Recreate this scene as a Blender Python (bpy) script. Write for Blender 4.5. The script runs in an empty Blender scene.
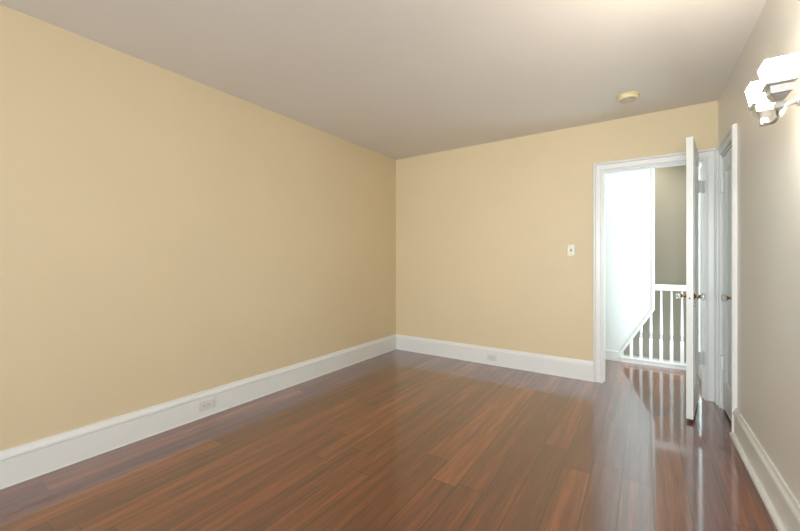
import bpy, bmesh, math, random
from mathutils import Matrix, Vector

scene = bpy.context.scene
COL = scene.collection
PI = math.pi

# ------------------------------------------------------------------ camera
cam_data = bpy.data.cameras.new('camera')
cam_data.sensor_width = 36.0
cam_data.lens = 365.0 / 800.0 * 36.0
cam_data.shift_y = -6.0 / 800.0
cam_data.clip_start = 0.02
cam = bpy.data.objects.new('camera', cam_data)
COL.objects.link(cam)
cam.location = (0, 0, 1.2283)
cam.rotation_euler = (PI / 2, 0, 0.5914)
scene.camera = cam

# ------------------------------------------------------------------ light
scene.view_settings.view_transform = 'Standard'
scene.view_settings.look = 'None'
scene.view_settings.gamma = 1.0
scene.view_settings.use_curve_mapping = False
scene.view_settings.exposure = 0.24

world = bpy.data.worlds.new('daylight')
scene.world = world
world.use_nodes = True
bgn = world.node_tree.nodes['Background']
bgn.inputs[0].default_value = (0.75, 0.87, 1.0, 1)
bgn.inputs[1].default_value = 1.5


def area(name, loc, rot, sx, sy, power, colour, spread=PI):
    d = bpy.data.lights.new(name, 'AREA')
    d.shape = 'RECTANGLE'
    d.size, d.size_y = sx, sy
    d.energy = power
    d.color = colour
    d.spread = spread
    o = bpy.data.objects.new(name, d)
    COL.objects.link(o)
    o.location = loc
    o.rotation_euler = rot
    return o


# daylight falling in through the window in the wall behind the camera
area('window_daylight', (-0.65, -3.14, 1.40), (PI / 2, 0, 0), 2.0, 1.5, 90, (0.88, 0.95, 1.0), 2.0)
# stair hall: daylight at its window, then two added ceiling fills
area('hall_window_daylight', (0.488, 4.70, 1.18), (0, PI / 2, 0), 2.0, 0.60, 15.5, (0.76, 0.94, 1.0))
area('hall_fill', (-0.55, 4.70, 2.57), (0, 0, 0), 1.7, 0.6, 5, (0.80, 0.94, 1.0))  # added fill under the closed ceiling, no opening above it
area('stairwell_fill', (-0.3, 5.75, 2.57), (0, 0, 0), 1.0, 0.6, 9, (1.0, 0.95, 0.88))  # added fill to lift the taupe wall, no real source there

# ------------------------------------------------------------------ helpers
H = 2.6
YB = 4.143            # face of the far wall
XL0, AL = -2.879, -0.0067    # left wall: x at y=0 and turn of its line
XR0, AR = 0.556, 0.0077      # right wall


def right(s, o, z):
    """point on the right wall's frame: s along, o out into the room"""
    return Vector((XR0 - math.sin(AR) * s - o * math.cos(AR), math.cos(AR) * s - o * math.sin(AR), z))


def left(s, o, z):
    return Vector((XL0 - math.sin(AL) * s + o * math.cos(AL), math.cos(AL) * s + o * math.sin(AL), z))


def back(s, o, z):
    return Vector((s, YB - o, z))


class MB:
    def __init__(self, f=None):
        self.bm = bmesh.new()
        self.f = f

    def v(self, p):
        return self.bm.verts.new(self.f(*p) if self.f else p)

    def box(self, x0, x1, y0, y1, z0, z1):
        vs = [self.v((x, y, z)) for z in (z0, z1) for y in (y0, y1) for x in (x0, x1)]
        for q in ((0, 1, 3, 2), (4, 6, 7, 5), (0, 4, 5, 1), (2, 3, 7, 6), (0, 2, 6, 4), (1, 5, 7, 3)):
            self.bm.faces.new([vs[i] for i in q])
        return self

    def loft(self, rings, close=True, caps=True):
        rs = [[self.v(p) for p in r] for r in rings]
        n = len(rs[0])
        for a, b in zip(rs, rs[1:]):
            for i in range(n if close else n - 1):
                j = (i + 1) % n
                self.bm.faces.new((a[i], a[j], b[j], b[i]))
        if caps:
            self.bm.faces.new(rs[0][::-1])
            self.bm.faces.new(rs[-1])
        return self

    def lathe(self, prof, n=24, axis='z', c=(0, 0, 0), phase=0.0):
        rings = []
        for r, h in prof:
            ring = []
            for i in range(n):
                a = 2 * PI * i / n + phase
                p = (r * math.cos(a), r * math.sin(a), h)
                if axis == 'x':
                    p = (h, p[0], p[1])
                elif axis == 'y':
                    p = (p[0], h, p[1])
                ring.append((p[0] + c[0], p[1] + c[1], p[2] + c[2]))
            rings.append(ring)
        return self.loft(rings)

    def tube(self, pts, r, n=12):
        pts = [Vector(p) for p in pts]
        rings = []
        up = Vector((0, 0, 1))
        for i, p in enumerate(pts):
            d = (pts[min(i + 1, len(pts) - 1)] - pts[max(i - 1, 0)]).normalized()
            a = d.cross(up)
            if a.length < 1e-3:
                a = d.cross(Vector((1, 0, 0)))
            a.normalize()
            b = d.cross(a)
            rings.append([tuple(p + r * (math.cos(t) * a + math.sin(t) * b))
                          for t in [2 * PI * k / n for k in range(n)]])
        return self.loft(rings)

    def build(self, name, mat, parent=None, smooth=False, bevel=0, kind=None):
        bmesh.ops.recalc_face_normals(self.bm, faces=self.bm.faces)
        me = bpy.data.meshes.new(name)
        self.bm.to_mesh(me)
        self.bm.free()
        me.materials.append(mat)
        if smooth:
            for p in me.polygons:
                p.use_smooth = True
        o = bpy.data.objects.new(name, me)
        COL.objects.link(o)
        if parent:
            o.parent = parent
        if bevel:
            m = o.modifiers.new('bevel', 'BEVEL')
            m.width = bevel
            m.segments = 2
            m.limit_method = 'ANGLE'
            m.angle_limit = 0.6
        if kind:
            o['kind'] = kind
        return o


def smooth_by_angle(o, ang=35):
    me = o.data
    for p in me.polygons:
        p.use_smooth = True
    me.set_sharp_from_angle(angle=math.radians(ang))


def empty(name, loc, rz=0.0, label=None, cat=None, group=None, kind=None):
    o = bpy.data.objects.new(name, None)
    COL.objects.link(o)
    o.location = loc
    o.rotation_euler = (0, 0, rz)
    o.empty_display_size = 0.05
    if label:
        o['label'] = label
    if cat:
        o['category'] = cat
    if group:
        o['group'] = group
    if kind:
        o['kind'] = kind
    return o


def bez(pts, n=24):
    """Catmull-Rom through the points"""
    P = [Vector(p) for p in pts]
    P = [P[0] * 2 - P[1]] + P + [P[-1] * 2 - P[-2]]
    out = []
    for i in range(1, len(P) - 2):
        for k in range(n):
            t = k / n
            a, b, c, d = P[i - 1], P[i], P[i + 1], P[i + 2]
            out.append(0.5 * ((2 * b) + (-a + c) * t + (2 * a - 5 * b + 4 * c - d) * t * t + (-a + 3 * b - 3 * c + d) * t ** 3))
    out.append(P[-2])
    return out


# ------------------------------------------------------------------ materials
def mat_new(name):
    m = bpy.data.materials.new(name)
    m.use_nodes = True
    nt = m.node_tree
    b = nt.nodes['Principled BSDF']
    return m, nt, b


def painted(name, col, rough=0.6, var=0.03, scale=2.0, bump=0.02, bscale=180, spec=0.5):
    m, nt, b = mat_new(name)
    N = nt.nodes
    tc = N.new('ShaderNodeTexCoord')
    no = N.new('ShaderNodeTexNoise')
    no.inputs['Scale'].default_value = scale
    no.inputs['Detail'].default_value = 3
    nt.links.new(tc.outputs['Object'], no.inputs['Vector'])
    mr = N.new('ShaderNodeMapRange')
    mr.inputs['To Min'].default_value = 1 - var
    mr.inputs['To Max'].default_value = 1 + var
    nt.links.new(no.outputs['Fac'], mr.inputs['Value'])
    mx = N.new('ShaderNodeVectorMath')
    mx.operation = 'SCALE'
    mx.inputs[0].default_value = col
    nt.links.new(mr.outputs['Result'], mx.inputs['Scale'])
    nt.links.new(mx.outputs[0], b.inputs['Base Color'])
    b.inputs['Roughness'].default_value = rough
    b.inputs['Specular IOR Level'].default_value = spec
    if bump:
        n2 = N.new('ShaderNodeTexNoise')
        n2.inputs['Scale'].default_value = bscale
        nt.links.new(tc.outputs['Object'], n2.inputs['Vector'])
        bp = N.new('ShaderNodeBump')
        bp.inputs['Strength'].default_value = bump
        bp.inputs['Distance'].default_value = 0.002
        nt.links.new(n2.outputs['Fac'], bp.inputs['Height'])
        nt.links.new(bp.outputs[0], b.inputs['Normal'])
    return m


def metal(name, col, rough):
    m, nt, b = mat_new(name)
    b.inputs['Base Color'].default_value = (*col, 1)
    b.inputs['Metallic'].default_value = 1
    no = nt.nodes.new('ShaderNodeTexNoise')
    no.inputs['Scale'].default_value = 60
    mr = nt.nodes.new('ShaderNodeMapRange')
    mr.inputs['To Min'].default_value = rough * 0.7
    mr.inputs['To Max'].default_value = rough * 1.3
    nt.links.new(no.outputs['Fac'], mr.inputs['Value'])
    nt.links.new(mr.outputs['Result'], b.inputs['Roughness'])
    return m


M_wall = painted('tan_wall_paint', (0.72, 0.595, 0.385), 0.55)
M_wall_r = painted('cool_lit_wall_paint', (0.75, 0.73, 0.68), 0.36)  # tan paint greyed: cool sheen on the right wall put into the colour
M_ceil = painted('ceiling_paint', (0.77, 0.74, 0.70), 0.7)
M_trim = painted('white_trim_paint', (0.80, 0.80, 0.77), 0.32, var=0.01, bump=0.01, bscale=60)
M_door = painted('white_door_paint', (0.78, 0.80, 0.77), 0.3, var=0.015, bump=0.01, bscale=60)
M_hallwhite = painted('hall_white_paint', (0.80, 0.83, 0.82), 0.6, var=0.01)
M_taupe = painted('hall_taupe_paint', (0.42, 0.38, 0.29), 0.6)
M_plate = painted('ivory_plastic', (0.72, 0.68, 0.55), 0.3, var=0.0, bump=0)
M_plate_w = painted('white_plastic', (0.70, 0.69, 0.66), 0.3, var=0.0, bump=0)
M_aged = painted('yellowed_plastic', (0.80, 0.69, 0.40), 0.4, var=0.06, scale=30, bump=0)
M_vent = painted('greyed_plastic', (0.55, 0.50, 0.45), 0.5, var=0.05, scale=60, bump=0)
M_dark = painted('dark_slot', (0.03, 0.025, 0.02), 0.6, var=0.0, bump=0)
M_brass = metal('old_brass', (0.42, 0.27, 0.08), 0.25)
M_nickel = metal('satin_nickel', (0.52, 0.51, 0.49), 0.30)

M_glass, _nt, _b = mat_new('knob_glass')
_b.inputs['Base Color'].default_value = (0.96, 0.98, 0.97, 1)
_b.inputs['Transmission Weight'].default_value = 0.85
_b.inputs['Roughness'].default_value = 0.06
_b.inputs['IOR'].default_value = 1.5

M_pane, _nt, _b = mat_new('window_glass')
_b.inputs['Base Color'].default_value = (1, 1, 1, 1)
_b.inputs['Transmission Weight'].default_value = 1.0
_b.inputs['Roughness'].default_value = 0.0
_b.inputs['IOR'].default_value = 1.02

M_shade, _nt, _b = mat_new('lit_frosted_glass')
_b.inputs['Base Color'].default_value = (0.9, 0.88, 0.82, 1)
_b.inputs['Roughness'].default_value = 0.25
_b.inputs['Emission Color'].default_value = (1.0, 0.93, 0.80, 1)
_b.inputs['Emission Strength'].default_value = 132.0


def floor_material():
    m, nt, b = mat_new('glossy_hardwood_planks')
    N, L = nt.nodes, nt.links
    tc = N.new('ShaderNodeTexCoord')
    sp = N.new('ShaderNodeSeparateXYZ')
    L.new(tc.outputs['Object'], sp.inputs[0])

    def mth(op, a, bb=None, c=None):
        n = N.new('ShaderNodeMath')
        n.operation = op
        for i, x in enumerate((a, bb, c)):
            if x is None:
                continue
            if isinstance(x, (int, float)):
                n.inputs[i].default_value = x
            else:
                L.new(x, n.inputs[i])
        return n.outputs[0]

    PW, PL = 0.148, 1.75
    u = mth('DIVIDE', mth('ADD', sp.outputs['X'], 0.258 + 0.148 * 40), PW)
    row = mth('FLOOR', u)
    fu = mth('FRACT', u)
    wn = N.new('ShaderNodeTexWhiteNoise')
    wn.noise_dimensions = '1D'
    L.new(row, wn.inputs['W'])
    w = mth('ADD', mth('DIVIDE', mth('ADD', sp.outputs['Y'], 20.0), PL), wn.outputs['Value'])
    colm = mth('FLOOR', w)
    fw = mth('FRACT', w)
    cid = N.new('ShaderNodeCombineXYZ')
    L.new(row, cid.inputs[0])
    L.new(colm, cid.inputs[1])
    wn2 = N.new('ShaderNodeTexWhiteNoise')
    wn2.noise_dimensions = '2D'
    L.new(cid.outputs[0], wn2.inputs['Vector'])
    rnd = wn2.outputs['Value']
    # grain drawn out along the plank, shifted per plank
    gv = N.new('ShaderNodeCombineXYZ')
    L.new(mth('MULTIPLY', sp.outputs['X'], 22.0), gv.inputs[0])
    L.new(mth('ADD', mth('MULTIPLY', sp.outputs['Y'], 1.1), mth('MULTIPLY', rnd, 37.0)), gv.inputs[1])
    g1 = N.new('ShaderNodeTexNoise')
    g1.inputs['Scale'].default_value = 1.0
    g1.inputs['Detail'].default_value = 5
    g1.inputs['Roughness'].default_value = 0.6
    L.new(gv.outputs[0], g1.inputs['Vector'])
    gv2 = N.new('ShaderNodeCombineXYZ')
    L.new(mth('MULTIPLY', sp.outputs['X'], 160.0), gv2.inputs[0])
    L.new(mth('ADD', mth('MULTIPLY', sp.outputs['Y'], 5.0), mth('MULTIPLY', rnd, 91.0)), gv2.inputs[1])
    g2 = N.new('ShaderNodeTexNoise')
    g2.inputs['Scale'].default_value = 1.0
    g2.inputs['Detail'].default_value = 4
    L.new(gv2.outputs[0], g2.inputs['Vector'])
    t = mth('ADD', mth('MULTIPLY', rnd, 0.26),
            mth('ADD', mth('MULTIPLY', g1.outputs['Fac'], 1.10), mth('MULTIPLY', g2.outputs['Fac'], 0.50)))
    t = mth('SUBTRACT', t, 0.46)
    cr = N.new('ShaderNodeValToRGB')
    e = cr.color_ramp.elements
    e[0].position = 0.12
    e[0].color = (0.065, 0.018, 0.009, 1)
    e[1].position = 0.88
    e[1].color = (0.38, 0.125, 0.038, 1)
    k = e.new(0.45)
    k.color = (0.150, 0.039, 0.015, 1)
    k = e.new(0.65)
    k.color = (0.235, 0.066, 0.022, 1)
    L.new(t, cr.inputs[0])
    # seams
    eu = mth('MULTIPLY', mth('MINIMUM', fu, mth('SUBTRACT', 1.0, fu)), PW)
    ew = mth('MULTIPLY', mth('MINIMUM', fw, mth('SUBTRACT', 1.0, fw)), PL)
    edge = mth('MINIMUM', eu, ew)
    sm = N.new('ShaderNodeMapRange')
    sm.inputs['From Min'].default_value = 0.0010
    sm.inputs['From Max'].default_value = 0.0028
    L.new(edge, sm.inputs['Value'])
    mix = N.new('ShaderNodeMix')
    mix.data_type = 'RGBA'
    L.new(sm.outputs['Result'], mix.inputs['Factor'])
    mix.inputs['A'].default_value = (0.018, 0.008, 0.006, 1)
    L.new(cr.outputs[0], mix.inputs['B'])
    L.new(mix.outputs['Result'], b.inputs['Base Color'])
    rr = N.new('ShaderNodeMapRange')
    rr.inputs['To Min'].default_value = 0.07
    rr.inputs['To Max'].default_value = 0.10
    L.new(g1.outputs['Fac'], rr.inputs['Value'])
    b.inputs['Roughness'].default_value = 0.33
    b.inputs['IOR'].default_value = 1.45
    b.inputs['Coat Weight'].default_value = 1.0
    b.inputs['Coat IOR'].default_value = 1.85
    L.new(rr.outputs['Result'], b.inputs['Coat Roughness'])
    bp = N.new('ShaderNodeBump')
    bp.inputs['Strength'].default_value = 0.15
    bp.inputs['Distance'].default_value = 0.001
    L.new(sm.outputs['Result'], bp.inputs['Height'])
    bp2 = N.new('ShaderNodeBump')
    bp2.inputs['Strength'].default_value = 0.006
    bp2.inputs['Distance'].default_value = 0.001
    L.new(g2.outputs['Fac'], bp2.inputs['Height'])
    L.new(bp.outputs[0], bp2.inputs['Normal'])
    L.new(bp2.outputs[0], b.inputs['Normal'])
    L.new(bp.outputs[0], b.inputs['Coat Normal'])
    return m


M_floor = floor_material()

# ------------------------------------------------------------------ room shell
YREAR = -3.0
HALL_Y = 5.13
T = 0.12                                   # thickness of the partition
DX0, DX1, DZ = -0.347, 0.432, 2.105        # hall doorway
CS0, CS1, CZ = 3.49, 3.985, 2.085          # closet doorway along the right wall

MB().box(-3.1, 0.75, YREAR - 0.15, HALL_Y, -0.1, 0).build('floor', M_floor, kind='structure')
MB().box(-3.1, 1.4, YREAR - 0.15, 6.4, H, H + 0.1).build('ceiling', M_ceil, kind='structure')
MB(left).box(YREAR - 0.1, YB + T + 0.002, -0.12, 0, 0, H).build('wall_left', M_wall, kind='structure')
b = MB()
xl, xr = left(YB, 0, 0)[0] - 0.02, right(YB, 0, 0)[0] + 0.12
JT = 0.016
b.box(xl, DX0 - JT, YB, YB + T, 0, H).box(DX0 - JT, DX1 + JT, YB, YB + T, DZ + JT, H).box(DX1 + JT, xr, YB, YB + T, 0, H)
b.build('wall_back', M_wall, kind='structure')
b = MB(right)
b.box(YREAR - 0.1, CS0, -0.12, 0, 0, H).box(CS0, CS1, -0.12, 0, CZ, H).box(CS1, YB - 0.001, -0.12, 0, 0, H)
b.build('wall_right', M_wall_r, kind='structure')
# rear wall with the window the daylight comes through
WX0, WX1, WZ0, WZ1 = -1.65, 0.35, 0.65, 2.15
b = MB()
b.box(-2.9, WX0, YREAR - 0.12, YREAR, 0, H).box(WX1, 0.58, YREAR - 0.12, YREAR, 0, H)
b.box(WX0, WX1, YREAR - 0.12, YREAR, 0, WZ0).box(WX0, WX1, YREAR - 0.12, YREAR, WZ1, H)
b.build('wall_rear', M_wall, kind='structure')
wf = MB()
for x in (WX0, (WX0 + WX1) / 2 - 0.03, WX1 - 0.06):
    wf.box(x, x + 0.06, YREAR - 0.09, YREAR - 0.03, WZ0, WZ1)
for z in (WZ0, (WZ0 + WZ1) / 2 - 0.02, WZ1 - 0.06):
    wf.box(WX0, WX1, YREAR - 0.085, YREAR - 0.035, z, z + 0.05)
wobj = wf.build('window_1', M_trim, kind='structure')
wc = MB()
wc.box(WX0 - 0.09, WX0, YREAR, YREAR + 0.02, WZ0 - 0.1, WZ1 + 0.09).box(WX1, WX1 + 0.09, YREAR, YREAR + 0.02, WZ0 - 0.1, WZ1 + 0.09)
wc.box(WX0, WX1, YREAR, YREAR + 0.02, WZ1, WZ1 + 0.09).box(WX0, WX1, YREAR, YREAR + 0.05, WZ0 - 0.04, WZ0)
wc.build('window_casing', M_trim, wobj)

# closet behind the right wall door: dark inside, closed off
MB().box(0.68, 1.30, 3.4, 3.43, 0, H).box(1.28, 1.31, 3.43, 4.1, 0, H).build('wall_closet', M_wall_r, kind='structure')

# stair hall beyond the doorway
b = MB()
b.box(0.47, 0.60, YB + T + 0.001, 4.39, -2.0, H).box(0.47, 0.60, 5.01, 6.3, -2.0, H)
b.box(0.47, 0.60, 4.39, 5.01, -2.0, 0.17).box(0.47, 0.60, 4.39, 5.01, 2.19, H)
b.build('wall_hall_right', M_hallwhite, kind='structure')
b = MB()
b.box(0.495, 0.535, 4.39, 4.42, 0.17, 2.19).box(0.495, 0.535, 4.98, 5.01, 0.17, 2.19)
b.box(0.495, 0.535, 4.42, 4.98, 0.17, 0.20).box(0.495, 0.535, 4.42, 4.98, 2.16, 2.19).box(0.500, 0.530, 4.42, 4.98, 1.16, 1.19)
b.build('window_2', M_trim, kind='structure')
MB().box(-1.75, -1.63, YB + T + 0.001, 6.3, -2.0, H).build('wall_hall_left', M_hallwhite, kind='structure')
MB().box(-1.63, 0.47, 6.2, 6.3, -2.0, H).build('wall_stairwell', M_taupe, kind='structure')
MB().box(-1.75, 0.6, HALL_Y, 6.3, -2.1, -2.0).build('floor_stairwell', M_floor, kind='structure')


def slab(poly, y0, y1, name, mat, **kw):
    m = MB()
    m.loft([[(x, y0, z) for x, z in poly], [(x, y1, z) for x, z in poly]])
    return m.build(name, mat, **kw)


E1, E2, E3 = (-0.292, 0.0), (0.092, 0.650), (0.092, H)
slab([(-1.63, 0), E1, E2, E3, (-1.63, H)], HALL_Y, HALL_Y + 0.035, 'wall_stair', M_hallwhite, kind='structure')
# flat moulding: low baseboard that turns up the slope and on up the corner
tw = 0.030
dx, dz = E2[0] - E1[0], E2[1] - E1[1]
ln = math.hypot(dx, dz)
nx, nz = -dz / ln * tw, dx / ln * tw
ix = E2[0] - tw
tt = (ix - (E1[0] + nx)) / dx
in2 = (ix, E1[1] + nz + dz * tt)
tb = (0.12 - (E1[1] + nz)) / dz
in1 = (E1[0] + nx + dx * tb, 0.12)
t = slab([(-1.63, 0.0), E1, E2, E3, (ix, H), in2, in1, (-1.63, 0.12)], HALL_Y - 0.016, HALL_Y, 'trim_3', M_trim, kind='structure', bevel=0.004)

# curb under the railing
MB().box(-0.30, 0.47, HALL_Y + 0.001, HALL_Y + 0.13, -0.15, 0.045).build('trim_4', M_trim, kind='structure', bevel=0.003)

# ------------------------------------------------------------------ baseboards
SHOE = [(0.0, 0.0), (0.040, 0.0), (0.0405, 0.008), (0.038, 0.017), (0.032, 0.024), (0.024, 0.027), (0.0180, 0.0265), (0.0150, 0.0270), (0.0150, 0.0295), (0.0175, 0.030),
        (0.0175, 0.150), (0.0150, 0.1515), (0.0150, 0.1535)]
PROF = [(0.0, 0.0), (0.0205, 0.0), (0.0205, 0.004), (0.0175, 0.0075),
        (0.0175, 0.150), (0.0150, 0.1515), (0.0150, 0.1535), (0.0235, 0.1550), (0.0235, 0.163), (0.0210, 0.172),
        (0.0140, 0.184), (0.0115, 0.193), (0.0100, 0.200), (0.0, 0.200)]


SHOE = SHOE + PROF[7:]


def baseboard(frame, s0, s1, name, m0=0.0, m1=0.0, PROF=PROF):
    m = MB(frame)
    m.loft([[(s0 + m0 * o, o, z) for o, z in PROF], [(s1 - m1 * o, o, z) for o, z in PROF]])
    o = m.build(name, M_trim, kind='structure')
    return o


CW = 0.080        # casing width
baseboard(left, YREAR, YB, 'baseboard_left', 1, 1)
baseboard(back, left(YB, 0, 0)[0], DX0 - CW - 0.006, 'baseboard_back', 1, 0)
baseboard(right, YREAR, CS0 - CW - 0.004, 'baseboard_right', 1, 0, SHOE)
baseboard(lambda s, o, z: Vector((s, YREAR + o, z)), left(YREAR, 0, 0)[0], right(YREAR, 0, 0)[0], 'baseboard_rear', 1, 1)

# ------------------------------------------------------------------ door casings and jambs
CPROF = [(0.0, 0.0), (0.0, 0.010), (0.006, 0.016), (0.013, 0.016), (0.018, 0.010), (0.050, 0.012), (0.055, 0.012),
         (0.057, 0.021), (0.062, 0.027), (0.074, 0.027), (0.080, 0.020), (0.080, 0.0)]


def casing(frame, s0, s1, zt, name, reveal=0.006):
    m = MB(frame)
    a, b_, z = s0 - reveal, s1 + reveal, zt + reveal
    rings = [[(a - d, o, 0) for d, o in CPROF], [(a - d, o, z + d) for d, o in CPROF],
             [(b_ + d, o, z + d) for d, o in CPROF], [(b_ + d, o, 0) for d, o in CPROF]]
    m.loft(rings)
    return m.build(name, M_trim, kind='structure')


c1 = casing(back, DX0, DX1, DZ, 'trim_1')
m = MB(back)
m.box(DX0 - 0.0155, DX0, -T - 0.004, 0.002, 0, DZ).box(DX1, DX1 + 0.0155, -T - 0.004, 0.002, 0, DZ)
m.box(DX0 - 0.0155, DX1 + 0.0155, -T - 0.004, 0.002, DZ, DZ + 0.0155)
# stop beads
m.box(DX0, DX0 + 0.012, -0.085, -0.048, 0, DZ - 0.012).box(DX1 - 0.012, DX1, -0.085, -0.048, 0, DZ - 0.012)
m.box(DX0, DX1, -0.085, -0.048, DZ - 0.012, DZ)
m.build('door_jamb', M_trim, c1)

c2 = casing(right, CS0, CS1, CZ, 'trim_2')
m = MB(right)
m.box(CS0 - 0.001, CS0 + 0.016, -0.12, 0.002, 0, CZ).box(CS1 - 0.016, CS1 + 0.001, -0.12, 0.002, 0, CZ)
m.box(CS0 + 0.016, CS1 - 0.016, -0.12, 0.002, CZ - 0.016, CZ + 0.001)
m.build('door_jamb', M_trim, c2)


# ------------------------------------------------------------------ doors
# local frame: hinge edge at x=0, free edge at x=W, room-side face at y=0, thickness towards +y
def door_leaf(name, W, z0, z1, th, label):
    root = empty(name, (0, 0, 0), kind='structure')
    root['label'] = label
    root['category'] = 'door'
    st, rail_t, rail_b = 0.105, 0.115, 0.215
    m = MB()
    m.box(0, st, 0, th, z0, z1).box(W - st, W, 0, th, z0, z1)
    m.box(st, W - st, 0, th, z1 - rail_t, z1).box(st, W - st, 0, th, z0, z0 + rail_b)
    m.build('stile_and_rail', M_door, root)
    MB().box(st, W - st, 0.010, th - 0.010, z0 + rail_b, z1 - rail_t).build('door_panel', M_door, root)
    # ogee moulding round the panel on both faces
    x0, x1, a, c = st, W - st, z0 + rail_b, z1 - rail_t
    m = MB()
    for ya, sg in ((0.0, 1), (th, -1)):
        pr = [(0, -0.003), (0.006, -0.003), (0.012, 0.002), (0.020, 0.006), (0.022, 0.0105), (0, 0.0105)]
        cs = [(x0, a, 1, 1), (x1, a, -1, 1), (x1, c, -1, -1), (x0, c, 1, -1)]
        rings = [[(x + d * sx, ya + sg * o, z + d * sz) for d, o in pr] for x, z, sx, sz in cs]
        m.loft(rings + [rings[0]], caps=False)
    m.build('panel_moulding', M_door, root)
    return root


def knob(root, x, z, y, sg, rosette=True):
    """glass knob on a brass shank; sg = side it sticks out to"""
    m = MB()
    m.lathe([(0.002, y), (0.024, y), (0.025, y + sg * 0.003), (0.020, y + sg * 0.007), (0.013, y + sg * 0.010),
             (0.010, y + sg * 0.014), (0.0085, y + sg * 0.024), (0.012, y + sg * 0.031), (0.017, y + sg * 0.036), (0.018, y + sg * 0.039), (0.002, y + sg * 0.039)],
            24, 'y', (x, 0, z))
    s = m.build('knob_shank', M_brass, root)
    smooth_by_angle(s)
    s['label'] = 'brass shank and rosette of the door knob'
    m = MB()
    m.lathe([(0.014, y + sg * 0.0385), (0.022, y + sg * 0.043), (0.0275, y + sg * 0.052), (0.0275, y + sg * 0.058),
             (0.021, y + sg * 0.066), (0.010, y + sg * 0.068)], 12, 'y', (x, 0, z))
    g = m.build('glass_knob', M_glass, root)
    g['label'] = 'faceted clear glass knob'


def keyhole(root, x, z, y, sg):
    m = MB()
    pts = []
    for i in range(20):
        a = 2 * PI * i / 20
        pts.append((x + 0.009 * math.cos(a), z + 0.019 * math.sin(a)))
    m.loft([[(px, y, pz) for px, pz in pts], [(px, y + sg * 0.003, pz) for px, pz in pts]])
    k = m.build('keyhole_escutcheon', M_brass, root)
    MB().box(x - 0.002, x + 0.002, min(y + sg * 0.0025, y + sg * 0.0036), max(y + sg * 0.0025, y + sg * 0.0036), z - 0.010, z + 0.006).build('keyhole', M_dark, k)


# open door to the hall
TH = 0.042
free = Vector((0.300, 3.497, 0))
hinge = Vector((0.388, 4.085, 0))
d = free - hinge
W1 = d.length
door1 = door_leaf('door_1', W1, 0.026, 2.152, TH, 'white panelled hall door standing open, with glass knobs')
door1.location = hinge
door1.rotation_euler = (0, 0, math.atan2(d.y, d.x))
# local +y of this door points to +x world side? turn so that thickness goes to the left
loc_y = Vector((-d.y, d.x, 0))
SG = -1 if loc_y.x > 0 else 1
if SG == -1:
    for ch in door1.children:
        ch.data.transform(Matrix.Translation((0, -TH, 0)))
f0, f1 = (0.0, -TH) if SG == -1 else (0.0, TH)
knob(door1, W1 - 0.062, 0.947, 0.0, -SG)
knob(door1, W1 - 0.062, 0.947, f1, SG)
keyhole(door1, W1 - 0.050, 0.885, 0.0, -SG)
keyhole(door1, W1 - 0.050, 0.885, f1, SG)
mid = f1 / 2
lp = MB()
lp.box(W1 - 0.0004, W1 + 0.0012, mid - 0.011, mid + 0.011, 0.86, 1.00)
latch = lp.build('latch_plate', M_door, door1)
MB().lathe([(0.001, W1 + 0.001), (0.0055, W1 + 0.001), (0.0055, W1 + 0.0022), (0.001, W1 + 0.0022)], 12, 'x', (0, mid, 0.935)).build('latch_hole', M_dark, latch)
inv = Matrix.Rotation(-door1.rotation_euler.z, 4, 'Z') @ Matrix.Translation(-hinge)
for hz in (1.865, 0.365):
    m = MB()
    # barrel stands just off the casing; leaves reach to the door edge and to the jamb
    pin = inv @ Vector((0.410, YB - 0.034, 0))
    jb = inv @ Vector((0.4315, YB - 0.004, 0))
    de = Vector((0.0, f1 * 0.25, 0))
    for k in range(5):
        z0 = hz - 0.055 + k * 0.022
        m.lathe([(0.001, z0), (0.0065, z0), (0.0065, z0 + 0.0212), (0.001, z0 + 0.0212)], 14, 'z', (pin.x, pin.y, 0))
    for q in (jb, de):
        v = Vector((q.x - pin.x, q.y - pin.y, 0))
        n = Vector((-v.y, v.x, 0)).normalized() * 0.0015
        ring = lambda z: [(pin.x + n.x, pin.y + n.y, z), (q.x + n.x, q.y + n.y, z), (q.x - n.x, q.y - n.y, z), (pin.x - n.x, pin.y - n.y, z)]
        m.loft([ring(hz - 0.055), ring(hz + 0.055)])
    h = m.build('hinge', M_door, door1)
    smooth_by_angle(h)

# closet door, shut, in the right wall
W2 = CS1 - CS0 - 0.036
door2 = door_leaf('door_2', W2, 0.022, CZ - 0.020, 0.035, 'white single panel closet door, shut, next to the hall door')
# its local x runs from the far hinge side towards the camera, room face at y=0
p = right(CS1 - 0.018, -0.004, 0)
door2.location = p
door2.rotation_euler = (0, 0, AR - PI / 2)
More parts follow.
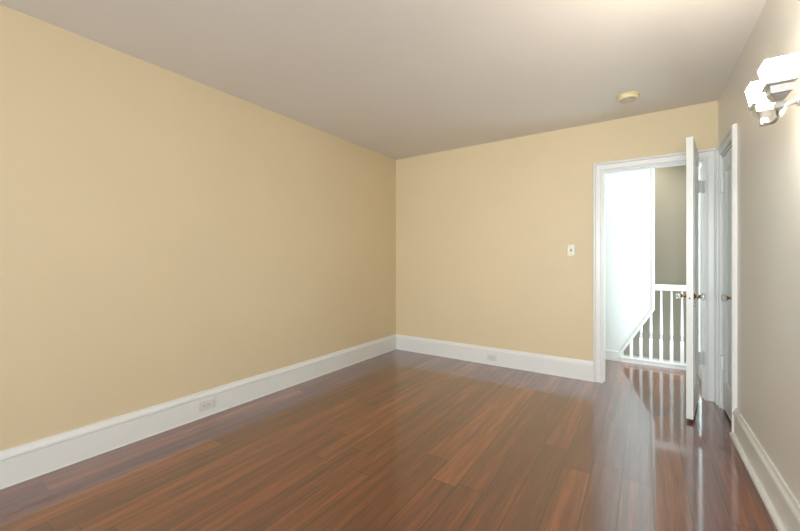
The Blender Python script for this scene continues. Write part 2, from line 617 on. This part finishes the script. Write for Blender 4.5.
# local x -> -along, local y -> +x world turned: into the wall?
ly = Vector((-math.sin(AR - PI / 2), math.cos(AR - PI / 2), 0))   # (1,0): into the wall, good
knob(door2, W2 - 0.040, 0.947, 0.0, -1)
keyhole(door2, W2 - 0.040, 0.880, 0.0, -1)
for hz in (1.838, 0.385):
    m = MB()
    for k in range(5):
        z0 = hz - 0.055 + k * 0.022
        m.lathe([(0.001, z0), (0.0062, z0), (0.0062, z0 + 0.0212), (0.001, z0 + 0.0212)], 14, 'z', (-0.002, -0.020, 0))
    m.lathe([(0.001, hz + 0.055), (0.005, hz + 0.056), (0.006, hz + 0.060), (0.003, hz + 0.065)], 12, 'z', (-0.002, -0.020, 0))
    m.lathe([(0.003, hz - 0.065), (0.006, hz - 0.061), (0.005, hz - 0.056), (0.001, hz - 0.055)], 12, 'z', (-0.002, -0.020, 0))
    m.box(-0.001, 0.030, -0.0175, -0.0155, hz - 0.055, hz + 0.055)
    m.box(-0.034, -0.002, -0.0200, -0.0170, hz - 0.055, hz + 0.055)
    m.box(0.001, 0.030, -0.0155, 0.001, hz - 0.055, hz + 0.055)
    h = m.build('hinge', M_door, door2)
    smooth_by_angle(h)

# ------------------------------------------------------------------ stair railing
YR = HALL_Y + 0.062
rail = empty('stair_railing', (0.1, YR, 0.045),
             label='white stair railing with turned balusters on the hall landing beyond the doorway', cat='railing')


def R(m):
    m.bm.transform(Matrix.Translation((-0.1, -YR, -0.045)))
    return m


m = MB()
m.loft([[(x, YR + a, z) for a, z in [(-0.030, 0.872), (-0.022, 0.872), (-0.022, 0.898), (-0.034, 0.906), (-0.036, 0.925), (-0.028, 0.940),
                                     (0.028, 0.940), (0.036, 0.925), (0.034, 0.906), (0.022, 0.898), (0.022, 0.872)]] for x in (0.094, 0.469)])
o = R(m).build('handrail', M_trim, rail)
m = MB()
m.loft([[(x, YR + a, z) for a, z in [(-0.075, 0.0455), (-0.075, 0.058), (-0.068, 0.064), (0.06, 0.064), (0.066, 0.058), (0.066, 0.0455)]] for x in (-0.262, 0.469)])
R(m).build('bottom_rail', M_trim, rail)


def square_ring(x, z, r):
    return [(x - r, YR - r, z), (x + r, YR - r, z), (x + r, YR + r, z), (x - r, YR + r, z)]


bxs = [-0.234, -0.137, -0.041, 0.056, 0.154, 0.250, 0.346]
bal0 = None
for bx in bxs:
    cut = min(0.876, 2.0)
    if bal0 is None:
        m = MB()
        x = 0.0
        m.loft([square_ring(x, 0.0635, 0.0165), square_ring(x, 0.300, 0.0165), square_ring(x, 0.310, 0.0120)])
        m.lathe([(0.010, 0.309), (0.0105, 0.316), (0.0165, 0.321), (0.0165, 0.330), (0.0105, 0.335), (0.0105, 0.342), (0.0150, 0.352),
                 (0.0172, 0.380), (0.0168, 0.430), (0.0150, 0.520), (0.0128, 0.640), (0.0108, 0.760), (0.0100, 0.874)], 20)
        for v in m.bm.verts:
            if abs(v.co.y) < 1:
                v.co.y += YR if abs(v.co.y) < 0.05 else 0
        m.bm.transform(Matrix.Translation((-0.1, -YR, -0.045)))
        bal0 = m.build('baluster', M_trim, rail)
        smooth_by_angle(bal0)
        bal0.location = (bx, 0, 0)
    else:
        c = bal0.copy()
        COL.objects.link(c)
        c.parent = rail
        c.location = (bx, 0, 0)

# ------------------------------------------------------------------ electrical
def duplex(frame_pt, rz, label):
    """horizontal duplex outlet; local x along the wall, local y out of the wall is -y"""
    root = empty('electrical_outlet', frame_pt, rz, label, 'outlet', 'outlets set in the baseboards')
    m = MB().box(-0.0575, 0.0575, -0.005, 0.0, -0.035, 0.035)
    m.build('cover_plate', M_plate_w, root, bevel=0.002)
    for sx in (-1, 1):
        m = MB()
        cx = sx * 0.0195
        ring = []
        for i in range(24):
            a = 2 * PI * i / 24
            ring.append((cx + max(-0.0145, min(0.0145, 0.0175 * math.cos(a))), 0.0165 * math.sin(a)))
        m.loft([[(px, -0.0049, pz) for px, pz in ring], [(px, -0.0068, pz) for px, pz in ring]])
        r = m.build('receptacle', M_plate_w, root)
        m = MB()
        m.box(cx - 0.003, cx + 0.005, -0.0072, -0.0060, 0.0045, 0.0072).box(cx - 0.003, cx + 0.003, -0.0072, -0.0060, -0.0072, -0.0047)
        m.lathe([(0.0003, -0.0060), (0.0027, -0.0060), (0.0027, -0.0072), (0.0003, -0.0072)], 12, 'y', (cx - 0.0095, 0, 0))
        m.build('contact_slots', M_dark, r)
    MB().lathe([(0.0003, -0.0045), (0.0032, -0.0045), (0.0026, -0.0062), (0.0003, -0.0064)], 12, 'y').build('screw', M_nickel, root)
    return root


duplex(back(-1.482, 0.0175, 0.085), 0, 'white duplex outlet lying sideways in the baseboard under the light switch wall')
duplex(left(1.53, 0.0175, 0.090), AL + PI / 2, 'white duplex outlet lying sideways in the long left baseboard')

sw = empty('light_switch', back(-0.638, 0, 1.325), 0, 'ivory toggle light switch on the tan wall left of the hall doorway', 'light switch')
MB().box(-0.036, 0.036, -0.0055, 0.0, -0.058, 0.058).build('cover_plate', M_plate, sw, bevel=0.0025)
m = MB()
m.box(-0.0062, 0.0062, -0.0060, -0.004, -0.0125, 0.0125)
m.build('toggle_slot', M_dark, sw)
m = MB()
m.loft([[(-0.0045, -0.0055, -0.004), (0.0045, -0.0055, -0.004), (0.0045, -0.0055, 0.007), (-0.0045, -0.0055, 0.007)],
        [(-0.0036, -0.0190, 0.008), (0.0036, -0.0190, 0.008), (0.0036, -0.0170, 0.0145), (-0.0036, -0.0170, 0.0145)]])
m.build('toggle', M_plate, sw)
for sz in (-0.030, 0.030):
    MB().lathe([(0.0003, -0.0050), (0.0034, -0.0050), (0.0028, -0.0066), (0.0003, -0.0068)], 12, 'y', (0, 0, sz)).build('screw', M_plate, sw)

# ------------------------------------------------------------------ smoke detector
sd = empty('smoke_detector', (-0.118, 3.60, H), 0.3, 'round yellowed smoke detector on the ceiling in front of the doorway', 'smoke detector')
m = MB().lathe([(0.002, 0.0), (0.080, 0.0), (0.082, -0.003), (0.082, -0.009), (0.079, -0.011), (0.002, -0.011)], 48)
s = m.build('base', M_aged, sd)
smooth_by_angle(s)
m = MB().lathe([(0.002, -0.011), (0.076, -0.011), (0.0765, -0.028), (0.0745, -0.034), (0.069, -0.0365), (0.002, -0.0365)], 48)
s = m.build('cover', M_aged, sd)
smooth_by_angle(s)
m = MB()
for k in range(16):
    a = 2 * PI * k / 16
    c, s_ = math.cos(a), math.sin(a)
    q = [(0.024, -0.0036), (0.064, -0.0095), (0.064, 0.0095), (0.024, 0.0036)]
    ring = lambda z: [(c * r - s_ * w, s_ * r + c * w, z) for r, w in q]
    m.loft([ring(-0.0363), ring(-0.0385)])
m.lathe([(0.001, -0.0363), (0.014, -0.0363), (0.012, -0.0400), (0.001, -0.0405)], 20)
m.build('vent_grille', M_vent, sd)

# ------------------------------------------------------------------ wall sconce
# local x out of the wall (into the room), local y along the wall away from the camera
SS, SZ = 1.778, 1.765
sc = empty('wall_sconce', right(SS, 0, SZ), AR + PI, 'polished nickel two-light wall sconce with lit square white glass shades', 'wall lamp')
# with rz = pi the local y runs towards the camera: s = SS - y


def sq(cx, cy, z, r, r2=None):
    r2 = r if r2 is None else r2
    return [(cx - r, cy - r2, z), (cx + r, cy - r2, z), (cx + r, cy + r2, z), (cx - r, cy + r2, z)]


m = MB()
m.box(0, 0.008, -0.060, 0.060, -0.085, 0.085).box(0.008, 0.016, -0.050, 0.050, -0.075, 0.075).box(0.016, 0.034, -0.024, 0.024, -0.030, 0.030)
m.build('backplate', M_nickel, sc, bevel=0.002)
m = MB()
m.box(0.034, 0.080, -0.008, 0.008, -0.008, 0.008).box(0.080, 0.112, -0.015, 0.015, -0.015, 0.015).box(0.086, 0.106, -0.010, 0.010, -0.021, 0.021)
m.build('hub', M_nickel, sc, bevel=0.0015)
for sy in (-1, 1):
    cx, cy = 0.178, sy * 0.089
    zb = 1.722 - SZ
    path = bez([(0.100, sy * 0.010, 0.0), (0.125, sy * 0.012, -0.002), (0.144, sy * 0.013, -0.014), (0.154, sy * 0.017, -0.036), (0.164, sy * 0.030, -0.050), (0.174, sy * 0.055, -0.046), (cx, cy - sy * 0.008, zb + 0.009)], 8)
    a = MB().tube(path, 0.0055, 12).build('arm', M_nickel, sc, smooth=True)
    m = MB()
    m.loft([sq(cx, cy, zb, 0.009), sq(cx, cy, zb + 0.002, 0.011), sq(cx, cy, zb + 0.019, 0.011), sq(cx, cy, zb + 0.024, 0.009),
            sq(cx, cy, zb + 0.026, 0.009)])
    m.build('arm_block', M_nickel, a)
    m = MB()
    z = zb + 0.025
    m.loft([sq(cx, cy, z, 0.010), sq(cx, cy, z + 0.020, 0.023), sq(cx, cy, z + 0.023, 0.026), sq(cx, cy, z + 0.048, 0.028),
            sq(cx, cy, z + 0.048, 0.033), sq(cx, cy, z + 0.052, 0.036), sq(cx, cy, z + 0.059, 0.037), sq(cx, cy, z + 0.059, 0.030)])
    m.build('shade_holder', M_nickel, sc, bevel=0.001)
    z = z + 0.054
    m = MB()
    outer = [(0.030, z), (0.033, z + 0.006), (0.035, z + 0.026), (0.038, z + 0.046), (0.0425, z + 0.066), (0.0435, z + 0.075)]
    inner = [(0.0400, z + 0.075), (0.0385, z + 0.066), (0.034, z + 0.046), (0.031, z + 0.026), (0.027, z + 0.006)]
    m.loft([sq(cx, cy, zz, r) for r, zz in outer + inner])
    sh = m.build('glass_shade', M_shade, sc, bevel=0.004)
    sh['label'] = 'lit square frosted white glass shade'
